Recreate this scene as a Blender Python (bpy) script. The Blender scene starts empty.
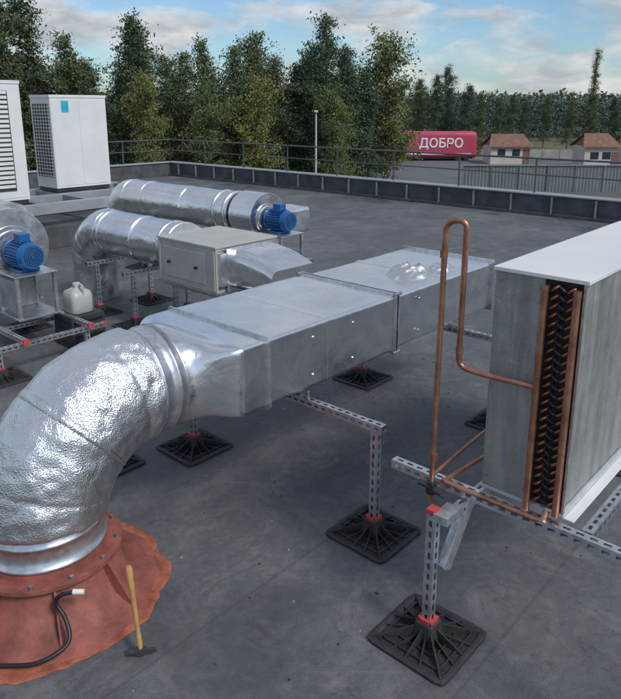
import bpy, math, random
import numpy as np
from mathutils import Vector, noise, Matrix
random.seed(7)
S=bpy.context.scene
S.view_settings.view_transform='Standard'
S.view_settings.look='None'
S.view_settings.exposure=0
EA=Vector((.742,-.67,0)).normalized(); EB=Vector((.67,.742,0)).normalized(); EZ=Vector((0,0,1))
def W(a,b,z): return EA*a+EB*b+EZ*z

# ---------------------------------------------------------------- materials
def newmat(name):
    m=bpy.data.materials.new(name); m.use_nodes=True
    nt=m.node_tree; p=nt.nodes['Principled BSDF']
    return m,nt,p
def noise_n(nt,co,scale,detail=4,rough=.55,dist=0):
    n=nt.nodes.new('ShaderNodeTexNoise'); n.inputs['Scale'].default_value=scale
    n.inputs['Detail'].default_value=detail; n.inputs['Roughness'].default_value=rough
    n.inputs['Distortion'].default_value=dist
    nt.links.new(co,n.inputs['Vector']); return n.outputs['Fac']
def ramp(nt,fac,stops):
    r=nt.nodes.new('ShaderNodeValToRGB'); e=r.color_ramp.elements
    while len(e)<len(stops): e.new(.5)
    for i,(p,c) in enumerate(stops):
        e[i].position=p; e[i].color=(c[0],c[1],c[2],1) if isinstance(c,(tuple,list)) else (c,c,c,1)
    nt.links.new(fac,r.inputs['Fac']); return r.outputs['Color']
def mixc(nt,f,a,b,mode='MIX'):
    m=nt.nodes.new('ShaderNodeMix'); m.data_type='RGBA'; m.blend_type=mode
    for s,v in ((0,f),(6,a),(7,b)):
        if isinstance(v,(int,float)): m.inputs[s].default_value=v
        elif isinstance(v,tuple): m.inputs[s].default_value=(v[0],v[1],v[2],1)
        else: nt.links.new(v,m.inputs[s])
    return m.outputs[2]
def bump(nt,p,h,strength,dist,prev=None):
    b=nt.nodes.new('ShaderNodeBump'); b.inputs['Strength'].default_value=strength; b.inputs['Distance'].default_value=dist
    nt.links.new(h,b.inputs['Height'])
    if prev is not None: nt.links.new(prev,b.inputs['Normal'])
    nt.links.new(b.outputs['Normal'],p.inputs['Normal']); return b.outputs['Normal']
def co(nt): return nt.nodes.new('ShaderNodeTexCoord').outputs['Object']
def simple(name,c,rough=.6,metal=0,var=.25,scale=6,bmp=0,bscale=60):
    m,nt,p=newmat(name); c0=co(nt)
    f=noise_n(nt,c0,scale,5,.6)
    lo=tuple(x*(1-var) for x in c); hi=tuple(min(1,x*(1+var)) for x in c)
    nt.links.new(ramp(nt,f,[(.3,lo),(.7,hi)]),p.inputs['Base Color'])
    r=ramp(nt,noise_n(nt,c0,scale*2.3,4),[(.3,max(0,rough-.1)),(.7,min(1,rough+.1))])
    nt.links.new(r,p.inputs['Roughness']); p.inputs['Metallic'].default_value=metal
    if bmp: bump(nt,p,noise_n(nt,c0,bscale,4),bmp,.01)
    return m
def foil(name,emboss=0,rough=.2,crinkle=.5,base=.82,vor=1.0):
    m,nt,p=newmat(name); c0=co(nt)
    p.inputs['Metallic'].default_value=1
    f=noise_n(nt,c0,3,6,.65)
    nt.links.new(ramp(nt,f,[(.3,(base*.84,base*.855,base*.87)),(.7,(base,base*1.005,base*1.01))]),p.inputs['Base Color'])
    nt.links.new(ramp(nt,noise_n(nt,c0,5,6,.7),[(.3,rough-.04),(.7,rough+.16)]),p.inputs['Roughness'])
    prev=bump(nt,p,noise_n(nt,c0,6,4,.55,1.0),crinkle,.03)
    if vor:
        v=nt.nodes.new('ShaderNodeTexVoronoi'); v.inputs['Scale'].default_value=22; v.feature='F1'
        nt.links.new(c0,v.inputs['Vector'])
        prev=bump(nt,p,v.outputs['Distance'],crinkle*.4*vor,.012,prev)
    if emboss:
        v2=nt.nodes.new('ShaderNodeTexVoronoi'); v2.inputs['Scale'].default_value=150
        nt.links.new(c0,v2.inputs['Vector'])
        bump(nt,p,v2.outputs['Distance'],emboss,.0035,prev)
    return m
def galv(name,base=.55,rough=.38):
    m,nt,p=newmat(name); c0=co(nt)
    p.inputs['Metallic'].default_value=.9
    v=nt.nodes.new('ShaderNodeTexVoronoi'); v.inputs['Scale'].default_value=45; nt.links.new(c0,v.inputs['Vector'])
    s=nt.nodes.new('ShaderNodeSeparateColor'); nt.links.new(v.outputs['Color'],s.inputs[0])
    c1=ramp(nt,s.outputs[0],[(0,(base*.85,base*.87,base*.9)),(1,(base*1.1,base*1.12,base*1.15))])
    c2=ramp(nt,noise_n(nt,c0,4,6,.65),[(.35,(.75,.76,.78)),(.65,(1,1,1))])
    nt.links.new(mixc(nt,1.0,c1,c2,'MULTIPLY'),p.inputs['Base Color'])
    nt.links.new(ramp(nt,noise_n(nt,c0,9,5),[(.3,rough-.08),(.7,rough+.15)]),p.inputs['Roughness'])
    bump(nt,p,noise_n(nt,c0,5,3),.15,.02)
    return m
M={}
M['foil_e']=foil('foil_embossed',.6,.22,.34,.86)
M['foil']=foil('foil_wrap_smooth',0,.23,.14,.87,.7)
M['foil_t']=foil('foil_transition',0,.19,.2,.88,.5)
M['foil_far']=foil('foil_wrap_rear',0,.22,.22,.87,.7)
M['foil_cr']=foil('foil_crumpled',0,.34,.7,.75)
M['tape']=foil('aluminium_tape',0,.2,.08,.9,0)
M['galv']=galv('galvanised_steel')
M['galv_b']=galv('galvanised_bright',.72,.3)
M['galv_d']=galv('galvanised_dull',.42,.5)
M['red']=simple('red_oxide_paint',(.24,.075,.058),.65,0,.4,9,.4,50)
M['orange']=simple('orange_sealant',(.33,.10,.055),.75,0,.45,14,.6,60)
M['redcap']=simple('red_plastic',(.5,.06,.07),.45,0,.15)
M['rubber']=simple('black_rubber',(.026,.027,.030),.6,0,.4,20,.2,90)
M['copper']=simple('copper_tube',(.42,.21,.14),.4,.85,.35,14)
M['copper_d']=simple('copper_dull',(.34,.15,.09),.45,.75,.4,20)
M['black']=simple('black_plastic',(.014,.014,.015),.4)
M['dark']=simple('dark_steel',(.05,.055,.06),.5,.3)
M['blue']=simple('blue_motor_paint',(.015,.11,.31),.42,0,.2)
M['white']=simple('white_enamel',(.68,.69,.69),.45,0,.06,2)
M['offwhite']=simple('light_grey_enamel',(.5,.52,.53),.45,0,.08,2)
M['beige']=simple('grey_beige_enamel',(.43,.425,.39),.5,.1,.12,3)
M['cyan']=simple('cyan_label',(.03,.4,.6),.4)
M['wood']=simple('wood_handle',(.46,.26,.09),.5,0,.25,12)
M['jug']=simple('translucent_plastic',(.42,.44,.43),.4,0,.1)
M['parapet']=simple('parapet_membrane',(.07,.075,.083),.75,0,.4,3,.3,30)
M['coping']=simple('coping_sheet',(.36,.38,.40),.45,.4,.15,3)
M['railm']=simple('rail_grey',(.10,.11,.12),.5,.3)
M['bark']=simple('bark',(.14,.10,.07),.9,0,.4,4)
M['asphalt']=simple('asphalt',(.11,.115,.12),.9,0,.2,.2)
M['wallc']=simple('plaster_wall',(.5,.47,.42),.85,0,.1,1)
M['brownroof']=simple('brown_tiles',(.19,.10,.075),.8,0,.3,2)
M['glass']=simple('window_glass',(.03,.04,.05),.1)
M['banner']=simple('banner_red',(.42,.05,.10),.55,0,.12,.5)
M['whitep']=simple('white_paint',(.75,.75,.75),.5,0,.05)
M['beton']=simple('concrete',(.3,.3,.29),.9,0,.2,1)
M['fence']=simple('grey_fence_sheet',(.17,.19,.20),.6,.2,.15,.6)
def fins_mat(name,k):
    m,nt,p=newmat(name); c0=co(nt)
    p.inputs['Metallic'].default_value=.55
    c=ramp(nt,noise_n(nt,c0,2.2,8,.7,.6),[(.3,(.27*k,.28*k,.275*k)),(.55,(.38*k,.395*k,.39*k)),(.75,(.5*k,.515*k,.51*k))])
    sc=ramp(nt,noise_n(nt,c0,38,5,.7,.4),[(.58,(1,1,1)),(.75,(1.4,1.4,1.4))])
    c=mixc(nt,1.0,c,sc,'MULTIPLY')
    mp=nt.nodes.new('ShaderNodeMapping'); mp.inputs['Scale'].default_value=(9,9,.9); nt.links.new(c0,mp.inputs['Vector'])
    st=ramp(nt,noise_n(nt,mp.outputs[0],1.6,6,.65),[(.4,(.78,.78,.76)),(.6,(1.06,1.06,1.06))])
    nt.links.new(mixc(nt,1.0,c,st,'MULTIPLY'),p.inputs['Base Color'])
    nt.links.new(ramp(nt,noise_n(nt,c0,14,6),[(.3,.35),(.7,.6)]),p.inputs['Roughness'])
    pv=bump(nt,p,noise_n(nt,c0,120,3),.3,.004)
    bump(nt,p,noise_n(nt,c0,2.5,2),.3,.03,pv)
    return m
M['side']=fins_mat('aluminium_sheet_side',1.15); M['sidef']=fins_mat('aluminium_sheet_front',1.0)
def roof_mat():
    m,nt,p=newmat('bitumen_roof_membrane'); c0=co(nt)
    base=ramp(nt,noise_n(nt,c0,.9,10,.7,.6),[(.28,(.064,.068,.076)),(.5,(.098,.103,.112)),(.72,(.150,.155,.164))])
    fine=ramp(nt,noise_n(nt,c0,240,3,.7),[(.3,(.5,.5,.5)),(.7,(1.55,1.55,1.55))])
    c=mixc(nt,1.0,base,fine,'MULTIPLY')
    mid=ramp(nt,noise_n(nt,c0,22,6,.7),[(.3,(.78,.78,.78)),(.7,(1.22,1.22,1.22))])
    c=mixc(nt,1.0,c,mid,'MULTIPLY')
    dust=ramp(nt,noise_n(nt,c0,1.9,12,.8,1.8),[(.51,0.0),(.68,.7)])
    c=mixc(nt,dust,c,(.215,.215,.21))
    brn=ramp(nt,noise_n(nt,c0,1.3,10,.75,.8),[(.54,0.0),(.70,.45)])
    c=mixc(nt,brn,c,(.15,.135,.115))
    spots=ramp(nt,noise_n(nt,c0,30,6,.75,.6),[(.65,0.0),(.76,.6)])
    c=mixc(nt,spots,c,(.30,.30,.29))
    dk=ramp(nt,noise_n(nt,c0,.5,9,.68,1.2),[(.49,0.0),(.60,.62)])
    c=mixc(nt,dk,c,(.045,.048,.055))
    dk2=ramp(nt,noise_n(nt,c0,5.5,8,.72,.8),[(.57,0.0),(.67,.5)])
    c=mixc(nt,dk2,c,(.036,.038,.044))
    mp=nt.nodes.new('ShaderNodeMapping'); mp.inputs['Rotation'].default_value=(0,0,-math.atan2(EB.y,EB.x)); nt.links.new(c0,mp.inputs['Vector'])
    # long faint scrape marks / walked streaks
    mp2=nt.nodes.new('ShaderNodeMapping'); mp2.inputs['Scale'].default_value=(.6,7,1); mp2.inputs['Rotation'].default_value=(0,0,.3); nt.links.new(c0,mp2.inputs['Vector'])
    sk=ramp(nt,noise_n(nt,mp2.outputs[0],1.3,8,.7,.5),[(.60,0.0),(.70,.35)])
    c=mixc(nt,sk,c,(.23,.23,.23))
    nn=nt.nodes.new('ShaderNodeSeparateXYZ'); nt.links.new(mp.outputs[0],nn.inputs[0])
    fr=nt.nodes.new('ShaderNodeMath'); fr.operation='PINGPONG'; fr.inputs[1].default_value=.5
    nt.links.new(nn.outputs[1],fr.inputs[0])
    seam=ramp(nt,fr.outputs[0],[(0.0,1.0),(.012,0.0)])
    sm=nt.nodes.new('ShaderNodeMath'); sm.operation='MULTIPLY'; sm.inputs[1].default_value=.35; nt.links.new(seam,sm.inputs[0])
    c=mixc(nt,sm.outputs[0],c,(.03,.031,.035))
    nt.links.new(c,p.inputs['Base Color'])
    nt.links.new(ramp(nt,dk,[(.0,.72),(.6,.42)]),p.inputs['Roughness'])
    pv=bump(nt,p,noise_n(nt,c0,180,3),.4,.006)
    bump(nt,p,noise_n(nt,c0,3,5),.35,.03,pv)
    return m
M['roof']=roof_mat()
def leaf_mat(name,lo,hi):
    m,nt,p=newmat(name); c0=co(nt)
    g=nt.nodes.new('ShaderNodeNewGeometry')
    oi=nt.nodes.new('ShaderNodeObjectInfo')
    a=ramp(nt,g.outputs['Random Per Island'],[(0,lo),(1,hi)])
    b=ramp(nt,noise_n(nt,c0,.9,3),[(.35,(.62,.68,.72)),(.65,(1.22,1.18,1.05))])
    c=mixc(nt,1.0,a,b,'MULTIPLY')
    d=ramp(nt,oi.outputs['Random'],[(0,(.72,.85,.98)),(1,(1.3,1.18,.9))])
    c=mixc(nt,1.0,c,d,'MULTIPLY')
    nt.links.new(c,p.inputs['Base Color']); p.inputs['Roughness'].default_value=.8
    return m
M['leaf']=leaf_mat('pine_foliage',(.052,.082,.048),(.118,.152,.084))
M['leaf2']=leaf_mat('birch_foliage',(.12,.145,.05),(.22,.23,.09))
M['leaf_haze']=leaf_mat('far_foliage_hazed',(.075,.105,.088),(.135,.165,.13))  # distance haze painted into the leaf colour: paler and bluer
def ground_mat():
    m,nt,p=newmat('grass_ground'); c0=co(nt)
    c=ramp(nt,noise_n(nt,c0,.05,8,.7),[(.3,(.05,.07,.025)),(.5,(.09,.1,.045)),(.7,(.17,.15,.1))])
    nt.links.new(c,p.inputs['Base Color']); p.inputs['Roughness'].default_value=.95
    return m
M['ground']=ground_mat()

# ---------------------------------------------------------------- mesh builder
class MB:
    def __init__(s,name): s.n=name; s.v=[]; s.f=[]; s.m=[]; s.s=[]; s.mats=[]
    def mi(s,k):
        if k not in s.mats: s.mats.append(k)
        return s.mats.index(k)
    def add(s,vs,fs,k,sm=False):
        o=len(s.v); s.v+= [tuple(v) for v in vs]; i=s.mi(k)
        for f in fs: s.f.append(tuple(o+x for x in f)); s.m.append(i); s.s.append(sm)
    def obox(s,c,x,y,z,k):
        vs=[c+x*i+y*j+z*l for l in (-1,1) for j in (-1,1) for i in (-1,1)]
        s.add(vs,[(0,2,3,1),(4,5,7,6),(0,1,5,4),(2,6,7,3),(0,4,6,2),(1,3,7,5)],k)
    def box(s,a0,a1,b0,b1,z0,z1,k):
        s.obox(W((a0+a1)/2,(b0+b1)/2,(z0+z1)/2),EA*abs(a1-a0)/2,EB*abs(b1-b0)/2,EZ*abs(z1-z0)/2,k)
    def wbox(s,x0,x1,y0,y1,z0,z1,k):
        s.obox(Vector(((x0+x1)/2,(y0+y1)/2,(z0+z1)/2)),Vector((abs(x1-x0)/2,0,0)),Vector((0,abs(y1-y0)/2,0)),EZ*abs(z1-z0)/2,k)
    def beam(s,p0,p1,w,h,k,up=None):
        d=(p1-p0); L=d.length; d.normalize()
        up=up or (EZ if abs(d.z)<.9 else EA)
        t=d.cross(up).normalized(); u=t.cross(d)
        s.obox((p0+p1)/2,d*L/2,t*w/2,u*h/2,k)
    def loft(s,rings,k,sm=True,cap=(True,True),disp=0,dsc=6):
        n=len(rings[0]); vs=[]
        for r in rings:
            c=sum(r,Vector())/n
            for p in r:
                if disp:
                    nn=(p-c).normalized()
                    q=p+nn*disp*(noise.noise(p*dsc)+.5*noise.noise(p*dsc*2.7+Vector((5,1,2))))
                else: q=p
                vs.append(q)
        fs=[]
        for i in range(len(rings)-1):
            for j in range(n):
                fs.append((i*n+j,i*n+(j+1)%n,(i+1)*n+(j+1)%n,(i+1)*n+j))
        s.add(vs,fs,k,sm)
        if cap[0]: s.add(vs[:n],[tuple(range(n))[::-1]],k)
        if cap[1]: s.add(vs[-n:],[tuple(range(n))],k)
    def tube(s,pts,r,k,n=12,cap=True,sm=True):
        d=(pts[1]-pts[0]).normalized(); u=d.orthogonal().normalized(); rings=[]
        rr=r if isinstance(r,(list,tuple)) else [r]*len(pts)
        for i,p in enumerate(pts):
            if i==0: t=pts[1]-pts[0]
            elif i==len(pts)-1: t=pts[-1]-pts[-2]
            else: t=(pts[i+1]-pts[i]).normalized()+(pts[i]-pts[i-1]).normalized()
            t.normalize(); u=(u-t*u.dot(t)).normalized(); w=t.cross(u)
            rings.append([p+(u*math.cos(2*math.pi*j/n)+w*math.sin(2*math.pi*j/n))*rr[i] for j in range(n)])
        s.loft(rings,k,sm,(cap,cap))
    def cyl(s,c,ax,r,L,k,n=24,r2=None):
        s.tube([c-ax*L/2,c+ax*L/2],[r,r if r2 is None else r2],k,n)
    def channel(s,p0,p1,k='galv_b',w=.041,side=None):
        d=p1-p0; L=d.length; d=d.normalized()
        up=side or (EZ if abs(d.z)<.9 else EA)
        t=d.cross(up).normalized(); u=t.cross(d).normalized()
        h=w/2; sw=.0065; pitch=.05; sl=.028
        for nrm,tr in ((t,u),(u,t),(-t,u),(-u,t)):
            c=p0+nrm*h; vs=[];fs=[]
            def q(l0,l1,x0,x1):
                o=len(vs); vs.extend([c+d*l0+tr*x0,c+d*l1+tr*x0,c+d*l1+tr*x1,c+d*l0+tr*x1]); fs.append((o,o+1,o+2,o+3))
            q(0,L,-h,-sw); q(0,L,sw,h)
            x=0
            while x<L-1e-6:
                e=min(L,x+pitch-sl); q(x,e,-sw,sw); x+=pitch
            s.add(vs,fs,k)
        s.beam(p0+d*.002,p1-d*.002,w*.35,.001,'galv_d',t)
    def obj(s,parent=None,bev=0,name=None):
        me=bpy.data.meshes.new(name or s.n); me.from_pydata(s.v,[],s.f)
        for k in s.mats: me.materials.append(M[k])
        me.polygons.foreach_set('material_index',s.m); me.polygons.foreach_set('use_smooth',s.s); me.update()
        o=bpy.data.objects.new(name or s.n,me); S.collection.objects.link(o)
        if bev:
            b=o.modifiers.new('bev','BEVEL'); b.width=bev; b.segments=2; b.limit_method='ANGLE'; b.angle_limit=math.radians(50)
        if parent: o.parent=parent
        return o
def empty(name):
    o=bpy.data.objects.new(name,None); S.collection.objects.link(o); return o
def circ(c,u,v,r,n=96): return [c+(u*math.cos(2*math.pi*j/n)+v*math.sin(2*math.pi*j/n))*r for j in range(n)]
def rrect(c,u,v,hw,hh,cr,n=96):
    segs=[('l',(hw,0),(hw,hh-cr)),('a',(hw-cr,hh-cr),0),('l',(hw-cr,hh),(-hw+cr,hh)),('a',(-hw+cr,hh-cr),90),
          ('l',(-hw,hh-cr),(-hw,-hh+cr)),('a',(-hw+cr,-hh+cr),180),('l',(-hw+cr,-hh),(hw-cr,-hh)),('a',(hw-cr,-hh+cr),270),('l',(hw,-hh+cr),(hw,0))]
    lens=[math.dist(s[1],s[2]) if s[0]=='l' else math.pi/2*cr for s in segs]; T=sum(lens)
    out=[]
    for j in range(n):
        x=T*j/n; i=0
        while x>lens[i] and i<8: x-=lens[i]; i+=1
        sg=segs[i]; f=x/lens[i] if lens[i]>0 else 0
        if sg[0]=='l': p=(sg[1][0]+(sg[2][0]-sg[1][0])*f, sg[1][1]+(sg[2][1]-sg[1][1])*f)
        else:
            an=math.radians(sg[2]+90*f); p=(sg[1][0]+cr*math.cos(an),sg[1][1]+cr*math.sin(an))
        out.append(c+u*p[0]+v*p[1])
    return out
def fillet(pts,r,n=6):
    out=[pts[0]]
    for i in range(1,len(pts)-1):
        p=pts[i]; a=(pts[i-1]-p); b=(pts[i+1]-p)
        rr=min(r,a.length*.49,b.length*.49); A=p+a.normalized()*rr; B=p+b.normalized()*rr
        for k in range(n+1):
            t=k/n; out.append(A*(1-t)**2+p*2*t*(1-t)+B*t*t)
    out.append(pts[-1]); return out

# ---------------------------------------------------------------- roof + parapet + ground
m=MB('flat_roof'); m.box(-18.7,14,-12,13.9,-5.0,0,'roof'); m.obj()
m=MB('parapet_wall')
m.box(-18.7,14,13.7,13.95,.002,.42,'parapet'); m.box(-18.95,-18.7,-12,13.95,.002,.42,'parapet')
m.box(-18.98,14,13.66,13.99,.422,.455,'coping'); m.box(-18.99,-18.66,-12,13.655,.422,.455,'coping')
x=-18.2
while x<14: m.box(x,x+.03,13.62,13.698,.003,.40,'galv_d'); x+=.9
m.box(-18.69,14,13.60,13.615,.003,.07,'parapet')
m.obj(bev=.008)
m=MB('roof_railing')
def rail(p0,p1,n):
    for i in range(n+1):
        p=p0.lerp(p1,i/n); m.tube([p,p+EZ*.72],.021,'railm',8)
    for h,r in ((.72,.021),(.38,.014)): m.tube([p0+EZ*h,p1+EZ*h],r,'railm',8)
rail(W(-18.8,13.8,.45),W(14,13.8,.45),18); rail(W(-18.8,13.8,.45),W(-18.8,-8,.45),12)
m.obj()
m=MB('ground'); m.wbox(-2500,2500,-800,4000,-5.6,-5.2,'ground'); m.obj()
m=MB('parking_lot_pavement'); m.wbox(2,140,40,96,-5.19,-5.05,'asphalt'); m.wbox(2,140,39.8,40,-5.19,-4.95,'beton')
m.obj()

# ---------------------------------------------------------------- main duct
D=empty('insulated_ventilation_duct')
ca=-2.735; zc=.87; R=.5; b0=1.2
m=MB('elbow'); rings=[]
zb=zc-R
def er(th,r): 
    c=W(ca,b0+R*(1-math.cos(th)),zb+R*math.sin(th)); n=EB*(-math.cos(th))+EZ*math.sin(th)
    return circ(c,EA,n,r,160)
rings.append(circ(W(ca,b0,.420),EA,-EB,.272,160)); rings.append(circ(W(ca,b0,.424),EA,-EB,.282,160))
for i in range(8,121):
    th=math.pi/2*i/120; f=(i/120*3+.35)%1; sg=min(f,1-f)
    rings.append(er(th,.289-.006*math.exp(-(sg*22)**2)))
m.loft(rings,'foil_e',True,(True,True),.010,8)
m.loft([er(math.pi/2*t,r_) for t,r_ in ((.535,.286),(.537,.2905),(.57,.2905),(.572,.286))],'foil_e',True,(False,False),.010,8)
m.obj(D)
m=MB('round_collar')
m.loft([circ(W(ca,b0,z),EA,-EB,r) for z,r in ((.24,.262),(.265,.262),(.268,.269),(.28,.269),(.283,.262),(.375,.262),(.378,.268),(.388,.268),(.391,.262),(.46,.262))],'galv_b')
hb=b0+R
rs=[]
for b,r in ((hb-.01,.265),(hb+.02,.265),(hb+.023,.270),(hb+.033,.270),(hb+.036,.265),(hb+.10,.265),(hb+.103,.274),(hb+.117,.274),(hb+.12,.265),(hb+.17,.265)):
    rs.append(circ(W(ca,b,zc),EA,EZ,r))
m.loft(rs,'galv_b')
m.obj(D)
m=MB('transition')
rs=[]
for i in range(13):
    t=i/12; t2=t*t*(3-2*t)
    c=circ(W(ca,0,zc),EA,EZ,.275,128); q=rrect(W(ca,0,zc),EA,EZ,.41,.185,.02,128)
    rs.append([c[j].lerp(q[j],t2)+EB*(hb+.15+t*.24) for j in range(128)])
m.loft(rs,'foil_t',True,(True,False),.003,6)
m.obj(D)
m=MB('rectangular_duct')
def rsec(b0_,b1_,hw,hh,k,zc_=zc,cr=.012,disp=.005,st=.04,ca_=ca):
    n=max(2,int((b1_-b0_)/st)); rs=[rrect(W(ca_,b0_+(b1_-b0_)*i/n,zc_),EA,EZ,hw,hh,cr,160) for i in range(n+1)]
    m.loft(rs,k,True,(True,True),disp,4)
rsec(hb+.385,3.37,.41,.185,'foil'); rsec(3.40,4.70,.40,.18,'foil')
for b in (2.72,3.98): rsec(b,b+.05,.412,.187,'tape')
m.obj(D)
m=MB('flanges')
for b in (2.245,3.362,3.392,4.66):
    m.loft([rrect(W(ca,b+x,zc),EA,EZ,.424,.200,.004,96) for x in (0,.013)],'galv_b',False)
for a in (-.425,.425):
    for z in (-.2,.2): m.cyl(W(ca+a*.98,3.385,zc+z*.97),EB,.012,.07,'galv_d',6)
for b in (2.6,2.95,3.65):
    for z in (.76,.98): m.cyl(W(ca+.413,b,z),EA,.009,.006,'tape',12)
m.obj(D)
m=MB('crumpled_foil'); 
def lump(a,b,z,la,lb,h,k,seed):
    vs=[];fs=[];n=30
    for i in range(n):
        for j in range(n):
            u=i/(n-1)*2-1; v=j/(n-1)*2-1; r=math.hypot(u,v); e=max(0,1-r**2.2)
            q=Vector((u*1.9,v*1.9,seed)); hh=h*e*(.45+.9*abs(noise.noise(q))+.3*abs(noise.noise(q*2.3)))
            vs.append(W(a+u*la*(1+.25*noise.noise(q)),b+v*lb*(1+.25*noise.noise(q+Vector((9,0,0)))),z+hh))
    for i in range(n-1):
        for j in range(n-1): fs.append((i*n+j,(i+1)*n+j,(i+1)*n+j+1,i*n+j+1))
    m.add(vs,fs,k,True)
lump(-2.58,3.92,1.042,.17,.2,.11,'foil_cr',1); lump(-2.5,4.2,1.042,.11,.15,.07,'foil_cr',8)
m.obj(D)
m=MB('roof_curb_flange')
def wob(r,amp,sd,n=96,z=0):
    out=[]
    for j in range(n):
        an=2*math.pi*j/n; x,y=math.cos(an),math.sin(an)
        rr=r*(1+amp*noise.noise(Vector((x*2.2,y*2.2,sd)))+amp*.35*noise.noise(Vector((x*9,y*9,sd))))
        out.append(W(ca,b0,z)+(EA*x-EB*y)*rr)
    return out
m.loft([wob(.535,.12,1,z=.003),wob(.52,.12,1,z=.007)],'orange',True)
m.loft([wob(.50,.10,3,z=.005),wob(.485,.1,3,z=.014),wob(.42,.02,3,z=.03),wob(.365,0,0,z=.07),wob(.31,0,0,z=.17),wob(.295,0,0,z=.225)],'red',True)
m.loft([circ(W(ca,b0,z),EA,-EB,r) for z,r in ((.22,.30),(.22,.338),(.236,.338),(.236,.268),(.262,.266))],'red',False)
for j in range(12):
    an=2*math.pi*(j+.3)/12; d=EA*math.cos(an)-EB*math.sin(an)
    m.cyl(W(ca,b0,.243)+d*.315,EZ,.010,.018,'galv_d',6)
for j in range(8):
    an=2*math.pi*(j+.5)/8; d=EA*math.cos(an)-EB*math.sin(an); t=d.cross(EZ)
    P=W(ca,b0,0)
    vs=[P+d*.28+EZ*.219,P+d*.33+EZ*.219,P+d*.45+EZ*.03,P+d*.28+EZ*.03]
    vs=[v-t*.004 for v in vs]+[v+t*.004 for v in vs]
    m.add(vs,[(0,1,2,3),(7,6,5,4),(0,4,5,1),(1,5,6,2),(2,6,7,3),(3,7,4,0)],'red')
m.obj()

# ---------------------------------------------------------------- supports
def foot(m,a,b,s=.19):
    m.loft([rrect(W(a,b,z),EA,EB,w,w,.03,48) for z,w in ((.002,s),(.014,s),(.018,s-.01),(.018,s-.022),(.012,s-.03))],'rubber',False)
    m.loft([rrect(W(a,b,z),EA,EB,w,w,.01,32) for z,w in ((.012,.055),(.09,.042),(.095,.036),(.06,.034))],'rubber',False)
    for j in range(16):
        an=2*math.pi*j/16; d=EA*math.cos(an)+EB*math.sin(an); t=d.cross(EZ); P=W(a,b,0)
        r=(s-.02)/max(abs(math.cos(an)),abs(math.sin(an)))
        h=.075 if j%2==0 else .045
        vs=[P+d*.035+EZ*h,P+d*r+EZ*.02,P+d*r+EZ*.011,P+d*.035+EZ*.011]
        vs=[v-t*.003 for v in vs]+[v+t*.003 for v in vs]
        m.add(vs,[(0,1,2,3),(7,6,5,4),(0,4,5,1),(1,5,6,2),(2,6,7,3),(3,7,4,0)],'rubber')
    for q in (.09,.14):
        m.loft([rrect(W(a,b,z),EA,EB,w,w,.02,48) for z,w in ((.012,q+.003),(.024,q+.003),(.024,q-.003),(.012,q-.003))],'rubber',False,(False,False))
def post(m,a,b,z,redcap=False):
    foot(m,a,b); m.channel(W(a,b,.03),W(a,b,z))
    for i in (-1,1): m.box(a+i*.021,a+i*.034,b-.028,b+.028,.085,.11,'redcap')
    m.box(a-.02,a+.02,b-.034,b-.021,.085,.11,'redcap')
    if redcap: m.box(a-.023,a+.023,b-.023,b+.023,z-.01,z+.012,'redcap')
m=MB('duct_support_stand'); post(m,-1.85,2.55,.60); post(m,-3.30,2.50,.60)
m.channel(W(-1.80,2.55,.622),W(-3.45,2.52,.622)); 
for a in (-1.85,-3.30): m.box(a-.03,a+.03,2.575,2.58,.52,.64,'galv')
m.tube([W(-2.3,2.53,.64),W(-2.3,2.53,.69)],.006,'galv_d',8); m.cyl(W(-2.3,2.53,.65),EZ,.012,.012,'galv_d',6)
m.obj()
m=MB('duct_support_stand'); post(m,-3.19,4.19,.60); post(m,-1.95,4.19,.60); m.channel(W(-1.85,4.19,.622),W(-3.3,4.19,.622)); m.obj()
m=MB('duct_support_stand'); post(m,-3.55,1.98,.58); m.channel(W(-3.6,1.98,.60),W(-2.95,1.98,.60)); m.obj()

# ---------------------------------------------------------------- cooling coil unit
C=empty('cooling_coil_unit')
m=MB('casing')
A0,A1,B0,B1,Z0,Z1=-1.145,-.80,2.33,4.3,.69,1.60
m.box(A0,A1-.150,B0,B0+.02,Z0,Z1,'sidef')
m.box(A0,A0+.004,B0+.021,B1,Z0,Z1,'side')
m.box(A1-.004,A1,B0+.0,B1,Z0,Z1,'side')
m.box(A0,A1,B1+.001,B1+.004,Z0,Z1,'side')
m.box(A0-.006,A1+.012,B0-.012,B1+.01,Z1+.001,Z1+.016,'white')
m.box(A0-.004,A1+.004,B0-.008,B1+.01,Z0-.014,Z0-.001,'offwhite')
m.box(A1+.005,A1+.045,B0-.008,B1+.01,Z0-.014,Z0-.008,'white')
m.box(A1+.001,A1+.004,B0,B1,Z0,Z0+.035,'galv_b')
m.box(A1-.008,A1+.003,B0-.006,B0-.001,Z0,Z1,'galv_b')
for z in (Z0+.04,(Z0+Z1)/2,Z1-.04):
    for a in (A0+.02,A1-.17): m.cyl(W(a,B0-.002,z),EB,.006,.006,'galv_d',8)
m.obj(C,.002)
m=MB('coil_end')
m.box(A1-.148,A1-.010,B0+.012,B0+.3,Z0+.001,Z1-.001,'black')
n=26
for i in range(n):
    z=Z0+.03+i*(Z1-Z0-.06)/(n-1)
    for k,(a,s) in enumerate(((A1-.108,1),(A1-.078,-1),(A1-.048,1))):
        p=[W(a-.012,B0+.012,z-.010*s),W(a-.012,B0-.014,z-.010*s),W(a+.012,B0-.014,z+.010*s),W(a+.012,B0+.012,z+.010*s)]
        m.tube(fillet(p,.012,3),.0058,'copper_d' if k!=1 else 'black',6)
m.obj(C)
m=MB('copper_headers')
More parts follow.
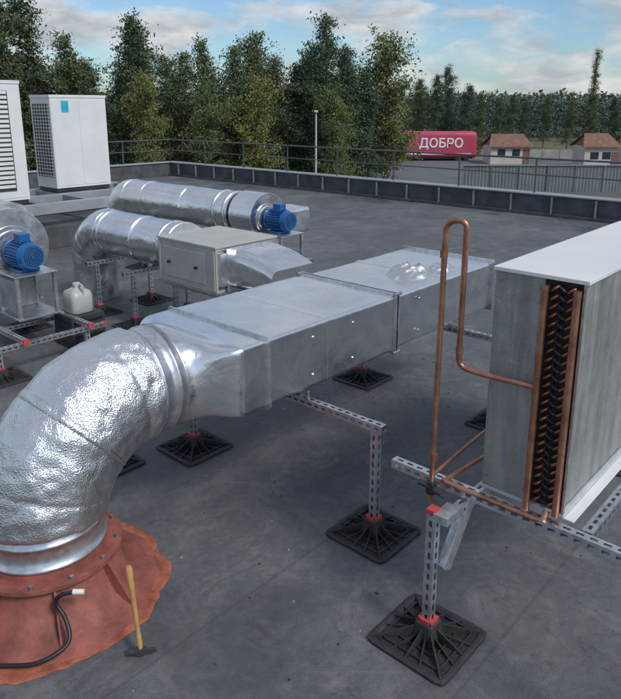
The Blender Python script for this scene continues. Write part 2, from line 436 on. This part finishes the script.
for a,z0,z1,r in ((A1-.137,Z0-.03,Z1-.03,.0135),(A1-.020,Z0+.0,Z1-.03,.0135)):
    m.tube([W(a,B0-.03,z0),W(a,B0-.03,z1)],r,'copper',12); m.cyl(W(a,B0-.03,z1),EZ,r*1.1,.02,'copper',12)
    for i in range(12):
        z=Z0+.06+i*.072; m.cyl(W(a,B0-.015,z),EB,.005,.04,'copper',8)
m.obj(C)
m=MB('copper_pipework')
r=.0115
pA=[W(-1.305,2.2,.60),W(-1.30,2.205,1.785),W(-1.215,2.21,1.80),W(-1.245,2.26,1.20),W(-1.16,2.27,1.19),W(A1-.137,B0-.03,1.185)]
m.tube(fillet(pA,.042,8),r,'copper',14)
m.cyl(W(-1.302,2.203,1.66),EZ,r*1.3,.03,'copper_d',12); m.cyl(W(-1.302,2.203,.80),EZ,r*1.3,.03,'copper_d',12)
m.cyl(W(-1.242,2.257,1.27),EZ,r*1.3,.03,'copper_d',12)
m.tube(fillet([W(A1-.052,B0-.03,.70),W(A1-.055,B0-.06,.665),W(-1.2,2.24,.685),W(-1.27,2.22,.70)],.03),r,'copper',12)
m.tube(fillet([W(-1.30,2.205,.72),W(-1.29,2.6,.76),W(-1.28,3.6,.76)],.04),.008,'copper',10)
m.tube(fillet([W(-1.26,2.21,.70),W(-1.22,2.6,.70),W(-1.2,3.6,.70)],.04),.010,'copper',10)
m.cyl(W(-1.305,2.2,.66),EZ,.022,.05,'black',12); m.cyl(W(-1.33,2.19,.67),EA,.014,.06,'dark',8); m.cyl(W(-1.27,2.2,.655),EA,.018,.04,'dark',8)
m.obj()
m=MB('coil_support_frame')
post(m,-1.24,2.12,.615,True); post(m,-.35,2.10,.60,True); post(m,-1.24,4.2,.6); post(m,-.35,4.2,.6)
m.channel(W(-1.55,2.28,.652),W(-.2,2.28,.652)); m.channel(W(-1.55,4.2,.652),W(-.2,4.2,.652))
m.channel(W(-1.18,2.15,.605),W(-1.18,4.3,.605))
m.channel(W(-.70,2.31,.652),W(-.70,4.17,.652))
m.beam(W(-1.175,2.27,.63),W(-1.2,2.14,.36),.05,.004,'galv_b'); m.beam(W(-1.152,2.27,.63),W(-1.177,2.14,.36),.004,.045,'galv_b')
m.box(-1.225,-1.16,2.09,2.2,.59,.625,'galv_b')
m.obj()

# ---------------------------------------------------------------- fans
def fan(name,a,b,z,r,w,k,stand_z,out=1,mr=.125):
    E=empty(name)
    m=MB('scroll_housing'); n=48
    pts=[]
    for j in range(n+1):
        ph=j/n*1.5*math.pi; rr=r*(1+.38*j/n)
        pts.append((out*math.sin(ph)*rr*-1,-math.cos(ph)*rr))
    def ringp(aa,sc=1): return [W(aa,b+p[0]*sc,z+p[1]*sc) for p in pts]
    m.loft([ringp(a-w/2,.97),ringp(a-w/2),ringp(a+w/2),ringp(a+w/2,.97)],k,False)
    m.box(a-w/2+.003,a+w/2-.003,b+out*r*.6,b+out*r*1.5,z-r*1.05,z-r*.2,k)
    m.loft([rrect(W(a,b+out*(r*1.5+x),z-r*.62),EA,EZ,w/2+.03,r*.48,.003,32) for x in (0,.012)],'galv',False)
    m.loft([circ(W(a+w/2+x,b,z),EB,EZ,rr,40) for x,rr in ((.002,r*.75),(.012,r*.75),(.012,r*.62),(.03,r*.6))],'galv_b',False)
    m.obj(E,.004)
    m=MB('electric_motor'); mc=W(a+w/2+.22,b,z)
    m.cyl(mc,EA,mr*.88,.26,'blue',32)
    for j in range(28):
        an=2*math.pi*j/28; d=EB*math.cos(an)+EZ*math.sin(an); m.obox(mc+d*mr*.95,EA*.10,d*mr*.12,d.cross(EA)*.003,'blue')
    m.cyl(W(a+w/2+.37,b,z),EA,mr*1.02,.07,'blue',32,mr*.85); m.cyl(W(a+w/2+.08,b,z),EA,mr*1.0,.03,'blue',32)
    for q in (.02,.04,.06,.08): m.loft([circ(W(a+w/2+.407,b,z),EB,EZ,q+.006,24),circ(W(a+w/2+.409,b,z),EB,EZ,q,24)],'black',False,(False,False))
    m.obox(mc+EZ*(mr+.03),EA*.06,EB*.05,EZ*.04,'blue'); m.obox(mc-EZ*(mr+.01),EA*.09,EB*.10,EZ*.012,'blue')
    m.obj(E,.004)
    m=MB('motor_stand'); zt=z-mr-.025
    A_=a+w/2+.02; Bq=a+w/2+.44
    m.box(A_,Bq,b-.2,b+.2,zt-.012,zt,'galv_b')
    m.box(A_+.01,A_+.02,b-.19,b+.19,stand_z,zt-.013,'galv_d')
    m.box(A_+.03,Bq-.04,b-.187,b-.182,stand_z+.05,zt-.05,'galv')
    for aa in (A_+.03,Bq-.03):
        for bb in (b-.19,b+.16): m.box(aa-.015,aa+.02,bb,bb+.03,stand_z,zt-.013,'galv_b')
    m.box(A_,Bq,b-.2,b+.2,stand_z-.02,stand_z-.001,'galv')
    m.box(a-w/2,A_-.005,b-.25,b+.25,stand_z-.02,stand_z+.04,'galv')
    for bb in (b-.24,b+.22): m.box(a-w/2+.02,a+w/2-.02,bb,bb+.02,stand_z+.041,z,'galv')
    m.obj(E,.003)
    return E
fan('centrifugal_fan',-6.40,2.70,.90,.32,.40,'galv_b',.36,-1)
fan('centrifugal_fan',-6.02,5.65,.90,.24,.40,'foil_far',.45,1)

m=MB('fan_support_frame')
m.channel(W(-5.42,1.0,.25),W(-5.42,3.12,.25)); m.channel(W(-5.95,1.0,.25),W(-5.95,3.05,.25)); m.channel(W(-6.6,1.0,.25),W(-6.6,3.05,.25))
for b in (2.35,2.95): m.channel(W(-6.7,b,.295),W(-5.35,b,.295))
for a,b in ((-5.42,3.0),(-5.42,2.2),(-6.6,3.0)): post(m,a,b-.05,.225)
for p in (W(-5.42,3.13,.25),W(-5.95,3.06,.25)): m.obox(p,EA*.024,EB*.012,EZ*.024,'redcap')
for p in (W(-5.34,2.35,.295),W(-5.34,2.95,.295)): m.obox(p,EA*.012,EB*.024,EZ*.024,'redcap')
m.obj()
m=MB('plastic_jug')
jc=Vector((-2.22,6.15,0))
rr=[(.318,.11),(.33,.12),(.47,.12),(.52,.105),(.545,.05),(.56,.035),(.57,.035)]
m.loft([rrect(jc+EZ*z,EA,EB,r,r*.9,r*.4,40) for z,r in rr],'jug'); m.cyl(jc+EZ*.58,EZ,.036,.025,'offwhite',16)
m.tube(fillet([jc+EA*.04+EZ*.54,jc+EA*.07+EZ*.60,jc+EA*.12+EZ*.57,jc+EA*.105+EZ*.50],.03),.01,'jug',8)
m.obj()
m=MB('equipment_crate'); m.obox(jc+EZ*.16,EA*.17,EB*.17,EZ*.155,'dark')
for i in range(4): m.obox(jc+EZ*(.05+.07*i)-EB*.173,EA*.15,EB*.002,EZ*.012,'black'); m.obox(jc+EZ*(.05+.07*i)+EA*.173,EB*.15,EA*.002,EZ*.012,'black')
m.obj(bev=.008)

# ---------------------------------------------------------------- branch duct with air handling unit
E=empty('insulated_branch_duct')
m=MB('round_duct'); r=.245; cb=4.06; zz=.84
m.loft([circ(W(-5.30-x,cb,zz),EB,EZ,r,72) for x in np.linspace(0,1.4,30)],'foil_far',True,(True,True),.006,5)
rs=[]
for i in range(25):
    th=math.pi/2*i/24; c=W(-6.70-.42*math.sin(th),cb,zz-.42*(1-math.cos(th))); n=EA*math.sin(th)*-1+EZ*math.cos(th)
    f=(i/24*4)%1; sg=min(f,1-f)
    rs.append(circ(c,EB,n,r+.012-.006*math.exp(-(sg*10)**2),72))
for z in (.3,.15,.0): rs.append(circ(W(-7.12,cb,z+.003),EB,-EA,r+.010,72))
m.loft(rs,'foil_far',True,(True,True),.007,6)
for x in (-5.36,-5.50): m.loft([circ(W(x-q,cb,zz),EB,EZ,rr_,72) for q,rr_ in ((0,r+.004),(.003,r+.014),(.02,r+.014),(.023,r+.004))],'galv_b',True,(True,True))
for x in (-6.0,-6.62): m.loft([circ(W(x-q,cb,zz),EB,EZ,r+.008,72) for q in (0,.05)],'tape',True,(True,True))
m.obj(E)
m=MB('duct_branch_rect')
rs=[]
for t in np.linspace(0,1,16):
    zt=.80-.05*t*t; hh=.18-.07*t**2.2
    rs.append(rrect(W(-4.42+.52*t,4.12,zt),EB,EZ,.30-.02*t,hh,min(.10,hh*.6),96))
m.loft(rs,'foil_t',True,(True,True),.004,5)
m.loft([rrect(W(-4.43+q,4.12,.80),EB,EZ,.325,.20,.005,64) for q in (0,.012)],'galv_b',False)
m.obj(E)
H=empty('air_handling_unit')
m=MB('cabinet'); m.box(-5.30,-4.46,3.70,4.45,.60,1.0,'beige'); m.box(-5.31,-4.45,3.69,4.46,1.002,1.02,'beige'); m.box(-5.31,-4.45,3.69,4.46,.58,.598,'galv')
for a in (-5.29,-4.5): m.box(a,a+.03,3.688,3.698,.62,.98,'beige')
m.box(-5.2,-4.6,3.69,3.698,.66,.94,'beige')
for a in (-5.12,-4.72): m.cyl(W(a,3.68,.8),EB,.014,.03,'black',12)
m.box(-4.459,-4.42,3.72,3.80,.66,.96,'galv_b')
for z in (.64,.97): m.box(-4.459,-4.455,3.72,4.44,z,z+.012,'galv_d')
m.obj(H,.006)
m=MB('unit_support_stand')
for a in (-5.2,-4.55):
    for b in (3.8,4.35): post(m,a,b,.52)
for b in (3.8,4.35): m.channel(W(-5.35,b,.545),W(-3.9,b,.545))
m.obj()
for a in (-5.8,-6.5):
    m=MB('duct_support_stand'); post(m,a,3.72,.55); post(m,a,4.4,.55); m.channel(W(a,3.6,.57),W(a,4.5,.57)); m.obj()
E=empty('insulated_supply_duct')
m=MB('round_duct')
m.loft([circ(W(-6.25-x,5.62,.93),EB,EZ,.25,72) for x in np.linspace(0,2.3,40)],'foil_far',True,(True,True),.006,5)
rs=[]
for i in range(19):
    th=math.pi/2*i/18; c=W(-8.55-.35*math.sin(th),5.62,.93-.35*(1-math.cos(th))); n=EA*math.sin(th)*-1+EZ*math.cos(th); rs.append(circ(c,EB,n,.258,72))
for z in (.3,.0): rs.append(circ(W(-8.90,5.62,z+.003),EB,-EA,.258,72))
m.loft(rs,'foil_far',True,(True,True),.007,6)
for x in (-6.3,-6.5): m.loft([circ(W(x-q,5.62,.93),EB,EZ,rr_,72) for q,rr_ in ((0,.254),(.003,.266),(.025,.266),(.028,.254))],'galv_b')
for x in (-7.2,-8.1): m.loft([circ(W(x-q,5.62,.93),EB,EZ,.259,72) for q in (0,.05)],'tape')
m.obj(E)
m=MB('outlet'); rs=[rrect(W(-6.02,6.0+x,.80),EA,EZ,.22,.16,.03,64) for x in np.linspace(0,.4,12)]; m.loft(rs,'foil_far',True,(True,True),.005,6); m.obj(E)
for a in (-6.8,-8.0):
    m=MB('duct_support_stand'); post(m,a,5.3,.62); post(m,a,5.95,.62); m.channel(W(a,5.2,.65),W(a,6.05,.65)); m.obj()
m=MB('fan_base_frame'); 
for a in (-6.2,-5.45):
    for b in (5.4,5.9): post(m,a,b,.38)
for b in (5.4,5.9): m.channel(W(-6.4,b,.402),W(-5.3,b,.402))
m.obj()
E=empty('insulated_exhaust_duct')
m=MB('round_duct'); m.loft([circ(W(-6.7-x,2.95,1.04),EB,EZ,.24,64) for x in np.linspace(0,2.2,30)],'foil_far',True,(True,True),.006,5); m.obj(E)
m=MB('legs'); post(m,-8.0,2.95,.78); post(m,-8.7,2.95,.78); m.obj(E)

# ---------------------------------------------------------------- outdoor condensing units
def vrf(name,a0,a1,b0,b1,z0,z1):
    E=empty(name); m=MB('cabinet')
    m.box(a0,a1,b0,b1,z0+.06,z1-.05,'white'); m.box(a0-.01,a1+.01,b0-.01,b1+.01,z1-.049,z1,'white'); m.box(a0+.02,a1-.02,b0+.02,b1-.02,z0,z0+.059,'dark')
    m.box(a1+.001,a1+.006,b0+.02,b0+(b1-b0)*.48,z0+.1,z1-.08,'white'); m.box(a1+.001,a1+.006,b0+(b1-b0)*.5,b1-.02,z0+.1,z1-.08,'white')
    m.box(a1+.007,a1+.010,b0+.2,b0+.34,z1-.3,z1-.1,'cyan')
    m.obj(E,.012)
    m=MB('coil_grille'); m.box(a0+.06,a1-.06,b0-.004,b0-.001,z0+.25,z1-.15,'black')
    z=z0+.27
    while z<z1-.16: m.box(a0+.05,a1-.05,b0-.016,b0-.006,z,z+.014,'offwhite'); z+=.06
    for i in range(7):
        a=a0+.06+i*(a1-a0-.13)/6; m.box(a,a+.012,b0-.020,b0-.0165,z0+.25,z1-.15,'offwhite')
    m.obj(E); return E
vrf('condensing_unit',-12.1,-11.39,5.88,6.96,.74,2.42)
E1=vrf('condensing_unit',-11.15,-10.4,3.85,4.9,.74,2.6)
m=MB('side_louvres'); z=1.0
m.box(-10.392,-10.386,3.98,4.7,.95,2.45,'dark')
while z<2.42: m.box(-10.385,-10.37,4.0,4.68,z,z+.045,'white'); z+=.07
m.obj(E1)
m=MB('equipment_platform')
for a in (-12.3,-11.3,-10.3): m.box(a,a+.12,2.0,7.6,.56,.73,'coping')
for b in (2.0,3.9,5.0,5.85,7.0,7.5): m.box(-12.17,-10.32,b,b+.1,.6,.715,'galv_d')
for a in (-12.25,-10.25):
    for b in (2.6,4.4,6.2,7.4): m.box(a,a+.08,b,b+.08,.02,.559,'galv_d'); m.box(a-.1,a+.18,b-.1,b+.18,.002,.02,'rubber')
m.box(-12.6,-10.15,2.0,7.8,.003,.35,'parapet')
m.obj(bev=.004)

# ---------------------------------------------------------------- small things
m=MB('hammer')
h0=Vector((-.700,2.30,.03)); h1=Vector((-.738,2.345,.40))
d=(h1-h0)
m.tube([h0+d*t for t in (0,.1,.3,.6,.85,.97,1.0)],[.009,.0115,.0095,.011,.0135,.0145,.011],'wood',12)
hx=d.normalized().cross(Vector((0,1,0))).normalized()
m.cyl(h0+hx*.03,hx,.015,.04,'dark',16); m.obox(h0,hx*.02,d.normalized()*.014,hx.cross(d.normalized())*.012,'dark')
m.obox(h0-hx*.04,hx*.025,d.normalized()*.009,hx.cross(d.normalized())*.006,'dark')
m.obj(bev=.002)
m=MB('black_cable')
def gp(x,y,z): return Vector((x,y,z))
pts=[gp(-1.45,2.25,.03),gp(-1.25,2.22,.03),gp(-1.08,2.22,.04),gp(-.98,2.30,.07),gp(-1.02,2.36,.14),gp(-1.07,2.38,.20),gp(-1.04,2.37,.245),gp(-.985,2.38,.25)]
m.tube(fillet(pts,.08,6),.009,'black',10); m.cyl(gp(-.965,2.38,.251),Vector((1,0,0)),.011,.045,'whitep',10)
m.obj()
m=MB('roof_debris'); random.seed(3)
for i in range(320):
    a=random.uniform(-5,0.5); b=random.uniform(1,7); s=random.uniform(.0015,.005)
    d=Vector((random.uniform(-1,1),random.uniform(-1,1),0)).normalized(); t=d.cross(EZ)
    m.obox(W(a,b,s*.5),d*s*random.uniform(.6,2),t*s,EZ*s*.45,random.choice(['beton','galv_d','rubber','rubber','parapet']))
m.obj()

# ---------------------------------------------------------------- distance
def quads(centers,sizes,rng,asp=.5):
    n=len(centers)
    u=rng.normal(size=(n,3)); u/=np.linalg.norm(u,axis=1)[:,None]
    w=rng.normal(size=(n,3)); v=np.cross(u,w); v/=np.linalg.norm(v,axis=1)[:,None]
    s=sizes[:,None]; return np.stack([centers-u*s-v*s*asp,centers+u*s*.6-v*s*asp*.9,centers+u*s+v*s*asp,centers-u*s*.5+v*s*asp*1.2],1).reshape(-1,3)
def mesh_from(name,P,tv,tf,lk):
    nq=len(P)//4
    verts=[tuple(p) for p in P]+tv
    faces=[(4*i,4*i+1,4*i+2,4*i+3) for i in range(nq)]+[tuple(x+len(P) for x in f) for f in tf]
    me=bpy.data.meshes.new(name); me.from_pydata(verts,[],faces)
    me.materials.append(M[lk]); me.materials.append(M['bark'])
    mi=[0]*nq+[1]*len(tf); me.polygons.foreach_set('material_index',mi); me.update(); return me
def tree_mesh(name,seed,H,R,kind):
    rng=np.random.default_rng(seed); b=MB('t')
    bend=rng.normal(size=2)*.35
    def tp(h): return Vector((bend[0]*(h/H)**2,bend[1]*(h/H)**2,h))
    hs=[H*t for t in (0,.1,.3,.5,.7,.85,1)]
    b.tube([tp(h) for h in hs],[.16*(1-.95*h/H)*H/12 for h in hs],'bark',7,False)
    cen=[];sz=[]
    nl={'pine':100,'birch':90,'spruce':110}[kind]
    lob=[(rng.uniform(0,6.28),rng.uniform(.3,.9)) for _ in range(3)]
    for i in range(nl):
        f=(i+rng.random())/nl; az=rng.uniform(0,2*math.pi)
        if kind=='pine':
            h=H*(.10+.89*f**.85); prof=min(1,((1-h/H)*2.6+.05)**.85)*(.72+.28*math.sin(seed+h*1.9)); el=rng.uniform(.05,.75)
            for la,lh in lob: prof*=1+.35*math.exp(-((h/H-lh)*7)**2)*math.cos(az-la)
        elif kind=='spruce':
            h=H*(.05+.94*f); prof=(1-h/H)*1.05+.05; el=rng.uniform(-.3,.1)
        else:
            h=H*(.2+.74*f); x=(h/H-.2)/.8; prof=math.sin(math.pi*min(1,x*.85+.15))**.7; el=rng.uniform(.4,1.1)
            for la,lh in lob: prof*=1+.4*math.exp(-((h/H-lh)*6)**2)*math.cos(az-la)
        L=R*prof*rng.uniform(.45,1.25)
        d=Vector((math.cos(az)*math.cos(el),math.sin(az)*math.cos(el),math.sin(el))); p0=tp(h); p1=p0+d*L
        b.tube([p0,p0.lerp(p1,.5)-EZ*.05,p1],[.035,.022,.008],'bark',3,False)
        ns=2+int(4*L/R)
        for q in range(ns):
            t0=.3+.75*(q+rng.random()*.6)/ns
            c0=np.array(p0)+np.array(d)*L*t0+rng.normal(size=3)*.18*(.4+t0)
            nq=int(rng.integers(26,52)); sp=rng.uniform(.16,.34)
            cen.append(c0+rng.normal(size=(nq,3))*np.array([sp,sp,sp*.6])); sz.append(rng.uniform(.035,.095,nq))
    cen=np.concatenate(cen); sz=np.concatenate(sz)
    lk={'pine':'leaf','birch':'leaf2','spruce':'leaf'}[kind]
    return mesh_from(name,quads(cen,sz,rng),b.v,b.f,lk)
TM=[tree_mesh('pine_mesh_%d'%i,10+i,12,2.1+.35*(i%3),'pine') for i in range(7)]
BM=[tree_mesh('birch_mesh_%d'%i,40+i,11,2.4,'birch') for i in range(3)]
SM=tree_mesh('spruce_mesh',60,18,1.7,'spruce')
random.seed(11)
def place(name,me,x,y,top,base,H,wf=1):
    o=bpy.data.objects.new(name,me); S.collection.objects.link(o)
    s=(top-base)/H; o.location=(x,y,base); o.scale=(s*wf*random.uniform(.85,1.2),)*2+(s,); o.rotation_euler=(0,0,random.uniform(0,6.28)); return o
def topz(v,t): return 2.2+t*(-.2487+.9686*(280-v)/671)
front=[(-.505,14,44),(-.455,30,46),(-.43,4,45),(-.38,6,47),(-.345,40,45),(-.315,62,47),(-.262,22,46),(-.225,32,48),(-.19,56,45),(-.155,44,47),
(-.118,50,44),(-.088,38,47),(-.055,58,46),(-.025,66,47),(.003,48,46),(.024,22,48),(.05,50,46),(.078,72,47),
(-.54,25,48),(-.58,30,45)]
for k,v,t in front:
    place('pine_tree',TM[random.randrange(7)],k*t,t,topz(v,t),-5.2,12)
for k,v,t in ((.112,40,49),(-.34,66,50),(-.08,78,43),(-.155,84,42),(-.24,74,43),(.04,88,43),(-.41,60,50)): place('birch_tree',BM[random.randrange(3)],k*t,t,topz(v,t),-5.2,11,.9)
for i in range(22):
    k=-.62+i*.034+random.uniform(-.012,.012); t=random.uniform(55,64); v=random.uniform(58,92)
    if k>.10: continue
    place('pine_tree',TM[random.randrange(7)],k*t,t,topz(v,t),-5.2,12)
place('spruce_tree',SM,.406*150,150,topz(52,150),-5.2,18)
for k,v,t in ((.135,88,118),(.155,80,125),(.18,76,120),(.20,68,122),(.225,86,118),(.245,94,120),(.27,98,120),(.31,102,120),(.34,96,130),(.375,101,120),(.44,98,125),(.475,103,120),(.50,97,125),(.53,102,120),(.29,95,150)):
    place('pine_tree',TM[random.randrange(7)],k*t,t,topz(v,t),-5.2,12)
place('birch_tree',BM[1],.128*82,82,topz(136,82),-5.2,11,2.2)
place('birch_tree',BM[2],.245*100,100,topz(138,100),-5.2,11,2.2)
rng=np.random.default_rng(5)
def belt(name,y0,y1,x0,x1,zt,n,size):
    X=rng.uniform(x0,x1,n); Y=rng.uniform(y0,y1,n)
    T=np.array([zt+2.6*noise.noise(Vector((x*.05,y*.03,2)))+2.4*noise.noise(Vector((x*.25,y*.1,7)))+1.6*noise.noise(Vector((x*.8,y*.1,3))) for x,y in zip(X,Y)])
    Z=-5.2+(T+5.2)*rng.random(n)**.75
    P=quads(np.stack([X,Y,Z],1),rng.uniform(size*.5,size*1.2,n),rng)
    me=mesh_from(name,P,[],[],'leaf_haze'); o=bpy.data.objects.new(name,me); S.collection.objects.link(o)
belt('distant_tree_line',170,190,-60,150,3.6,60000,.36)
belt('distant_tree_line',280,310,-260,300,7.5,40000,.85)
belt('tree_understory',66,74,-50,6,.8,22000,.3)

T=empty('red_trailer'); m=MB('body'); ty=98
def X(u,t=98): return (u-310.5)/671*t
x0,x1=X(398),X(472)
Yv=Vector((0,1,0))
m.loft([rrect(Vector((x,ty,-2.9)),Yv,EZ,1.3*s,1.85*s,.5*s,48) for x,s in ((x0,.8),(x0+.15,.95),(x0+.5,1),(x1-.5,1),(x1-.15,.95),(x1,.8))],'banner')
m.wbox(x0+.5,x1-.5,ty-1,ty+1,-4.85,-4.6,'dark')
for i in (1.5,2.8,8.2,9.4): m.cyl(Vector((x0+i,ty-1,-4.62)),Yv,.45,.35,'rubber',20)
m.wbox(x0+.8,x1-.8,ty-1.312,ty-1.303,-4.25,-4.05,'whitep')
m.obj(T)
cu=bpy.data.curves.new('lettering','FONT'); cu.body='ДОБРО'; cu.size=1.75; cu.extrude=.02; cu.align_x='CENTER'; cu.align_y='CENTER'; cu.offset=.03
o=bpy.data.objects.new('lettering',cu); S.collection.objects.link(o); o.location=((x0+x1)/2+.3,ty-1.33,-2.7); o.rotation_euler=(math.radians(90),0,0); cu.materials.append(M['whitep']); o.parent=T
def house(x,y,w,d,h,rh):
    E=empty('small_wooden_house'); m=MB('walls'); m.wbox(x-w/2,x+w/2,y-d/2,y+d/2,-5.2,-5.2+h,'wallc')
    z=-5.2+h
    m.add([(x-w/2+.1,y-d/2,z),(x-w/2+.1,y+d/2,z),(x-w/2+.6,y,z+rh),(x+w/2-.1,y-d/2,z),(x+w/2-.1,y+d/2,z),(x+w/2-.6,y,z+rh)],[(0,2,1),(3,4,5)],'brownroof'); m.obj(E)
    m=MB('roof'); o=.4
    for s in (-1,1):
        vs=[(x-w/2-o,y+s*(d/2+o),z-.15),(x+w/2+o,y+s*(d/2+o),z-.15),(x+w/2-.5,y,z+rh+.1),(x-w/2+.5,y,z+rh+.1)]
        vs=vs+[(a,b,c+.12) for a,b,c in vs]; m.add(vs,[(0,1,2,3),(4,5,6,7),(0,1,5,4),(1,2,6,5),(3,0,4,7)],'brownroof')
    m.obj(E)
    m=MB('windows_and_door')
    for q in (-.32,.05): m.wbox(x+q*w,x+q*w+1.0,y-d/2-.03,y-d/2-.005,-4.0,-3.1,'glass'); m.wbox(x+q*w-.08,x+q*w+1.08,y-d/2-.05,y-d/2-.031,-4.1,-4.02,'whitep')
    m.wbox(x+.32*w,x+.32*w+.9,y-d/2-.03,y-d/2-.005,-5.1,-3.1,'brownroof'); m.obj(E)
house(X(503,92),92,5.2,4,2.5,1.3); house(X(590,86),86,4.0,4,2.8,1.3); house(X(640,88),90,6,4,2.4,1.4)
m=MB('concrete_fence'); 
for i in range(40): xx=14+i*2.5; m.wbox(xx,xx+2.4,99.5,99.6,-5.19,-3.7,'beton'); m.wbox(xx+2.4,xx+2.5,99.45,99.65,-5.19,-3.6,'beton')
m.obj()
m=MB('corrugated_metal_fence')
vs=[];fs=[]
xx=13.5; k=0
while xx<95:
    vs+= [(xx,60+(.06 if k%2 else 0),-5.06),(xx,60+(.06 if k%2 else 0),-2.75)]
    if k: fs.append((2*k-2,2*k,2*k+1,2*k-1))
    xx+=.15; k+=1
m.add(vs,fs,'fence')
xx=13.5
while xx<95: m.wbox(xx,xx+.06,59.9,59.97,-5.06,-2.72,'fence'); xx+=2.5
m.wbox(13.5,95,59.88,59.96,-2.74,-2.68,'coping')
m.obj()
m=MB('lamp_post'); m.tube([Vector((.24,30,-5.2)),Vector((.24,30,1.85))],[.06,.035],'offwhite',10); m.tube(fillet([Vector((.24,30,1.8)),Vector((.24,30,2.0)),Vector((.24,29.5,2.05))],.1),.03,'offwhite',8); m.wbox(.16,.32,29.1,29.55,2.02,2.10,'offwhite'); m.obj()

# ---------------------------------------------------------------- light, sky, camera
el=math.radians(45); az=math.radians(135)
sd=Vector((math.sin(az)*math.cos(el),math.cos(az)*math.cos(el),math.sin(el)))
L=bpy.data.lights.new('sun','SUN'); L.energy=2.4; L.angle=math.radians(14); L.color=(1,.95,.88)
lo=bpy.data.objects.new('sun',L); S.collection.objects.link(lo); lo.rotation_euler=sd.to_track_quat('Z','Y').to_euler()
w=bpy.data.worlds.new('World'); S.world=w; w.use_nodes=True; nt=w.node_tree
bg=nt.nodes['Background']; bg.inputs['Strength'].default_value=.15
sky=nt.nodes.new('ShaderNodeTexSky'); sky.sky_type='NISHITA'; sky.sun_disc=False; sky.sun_elevation=el; sky.sun_rotation=az; sky.dust_density=.6; sky.air_density=1.2; sky.ozone_density=2.0
tc=nt.nodes.new('ShaderNodeTexCoord')
mp=nt.nodes.new('ShaderNodeMapping'); mp.inputs['Scale'].default_value=(1,1,2.8); mp.inputs['Location'].default_value=(.7,.2,.35); nt.links.new(tc.outputs['Generated'],mp.inputs['Vector'])
v0=mp.outputs[0]
f1=noise_n(nt,v0,6.5,12,.58,.35)
msk=ramp(nt,f1,[(.43,0.12),(.50,.55),(.60,.95)])
shade=ramp(nt,noise_n(nt,v0,11,8,.6,.3),[(.36,(3.0,3.15,3.4)),(.5,(4.2,4.25,4.35)),(.64,(5.4,5.3,5.2))])
blue=mixc(nt,1.0,sky.outputs[0],(.48,.66,.84),'MULTIPLY')
fin=mixc(nt,msk,blue,shade)
nt.links.new(fin,bg.inputs['Color'])
cam=bpy.data.cameras.new('cam'); co_=bpy.data.objects.new('camera',cam); S.collection.objects.link(co_)
cam.sensor_fit='VERTICAL'; cam.sensor_height=24; cam.sensor_width=24; cam.lens=24*671/699; cam.shift_y=-.0994
cam.clip_end=6000; cam.clip_start=.05
co_.location=(0,0,2.2); co_.rotation_euler=(math.radians(90-14.4),0,0)
S.camera=co_
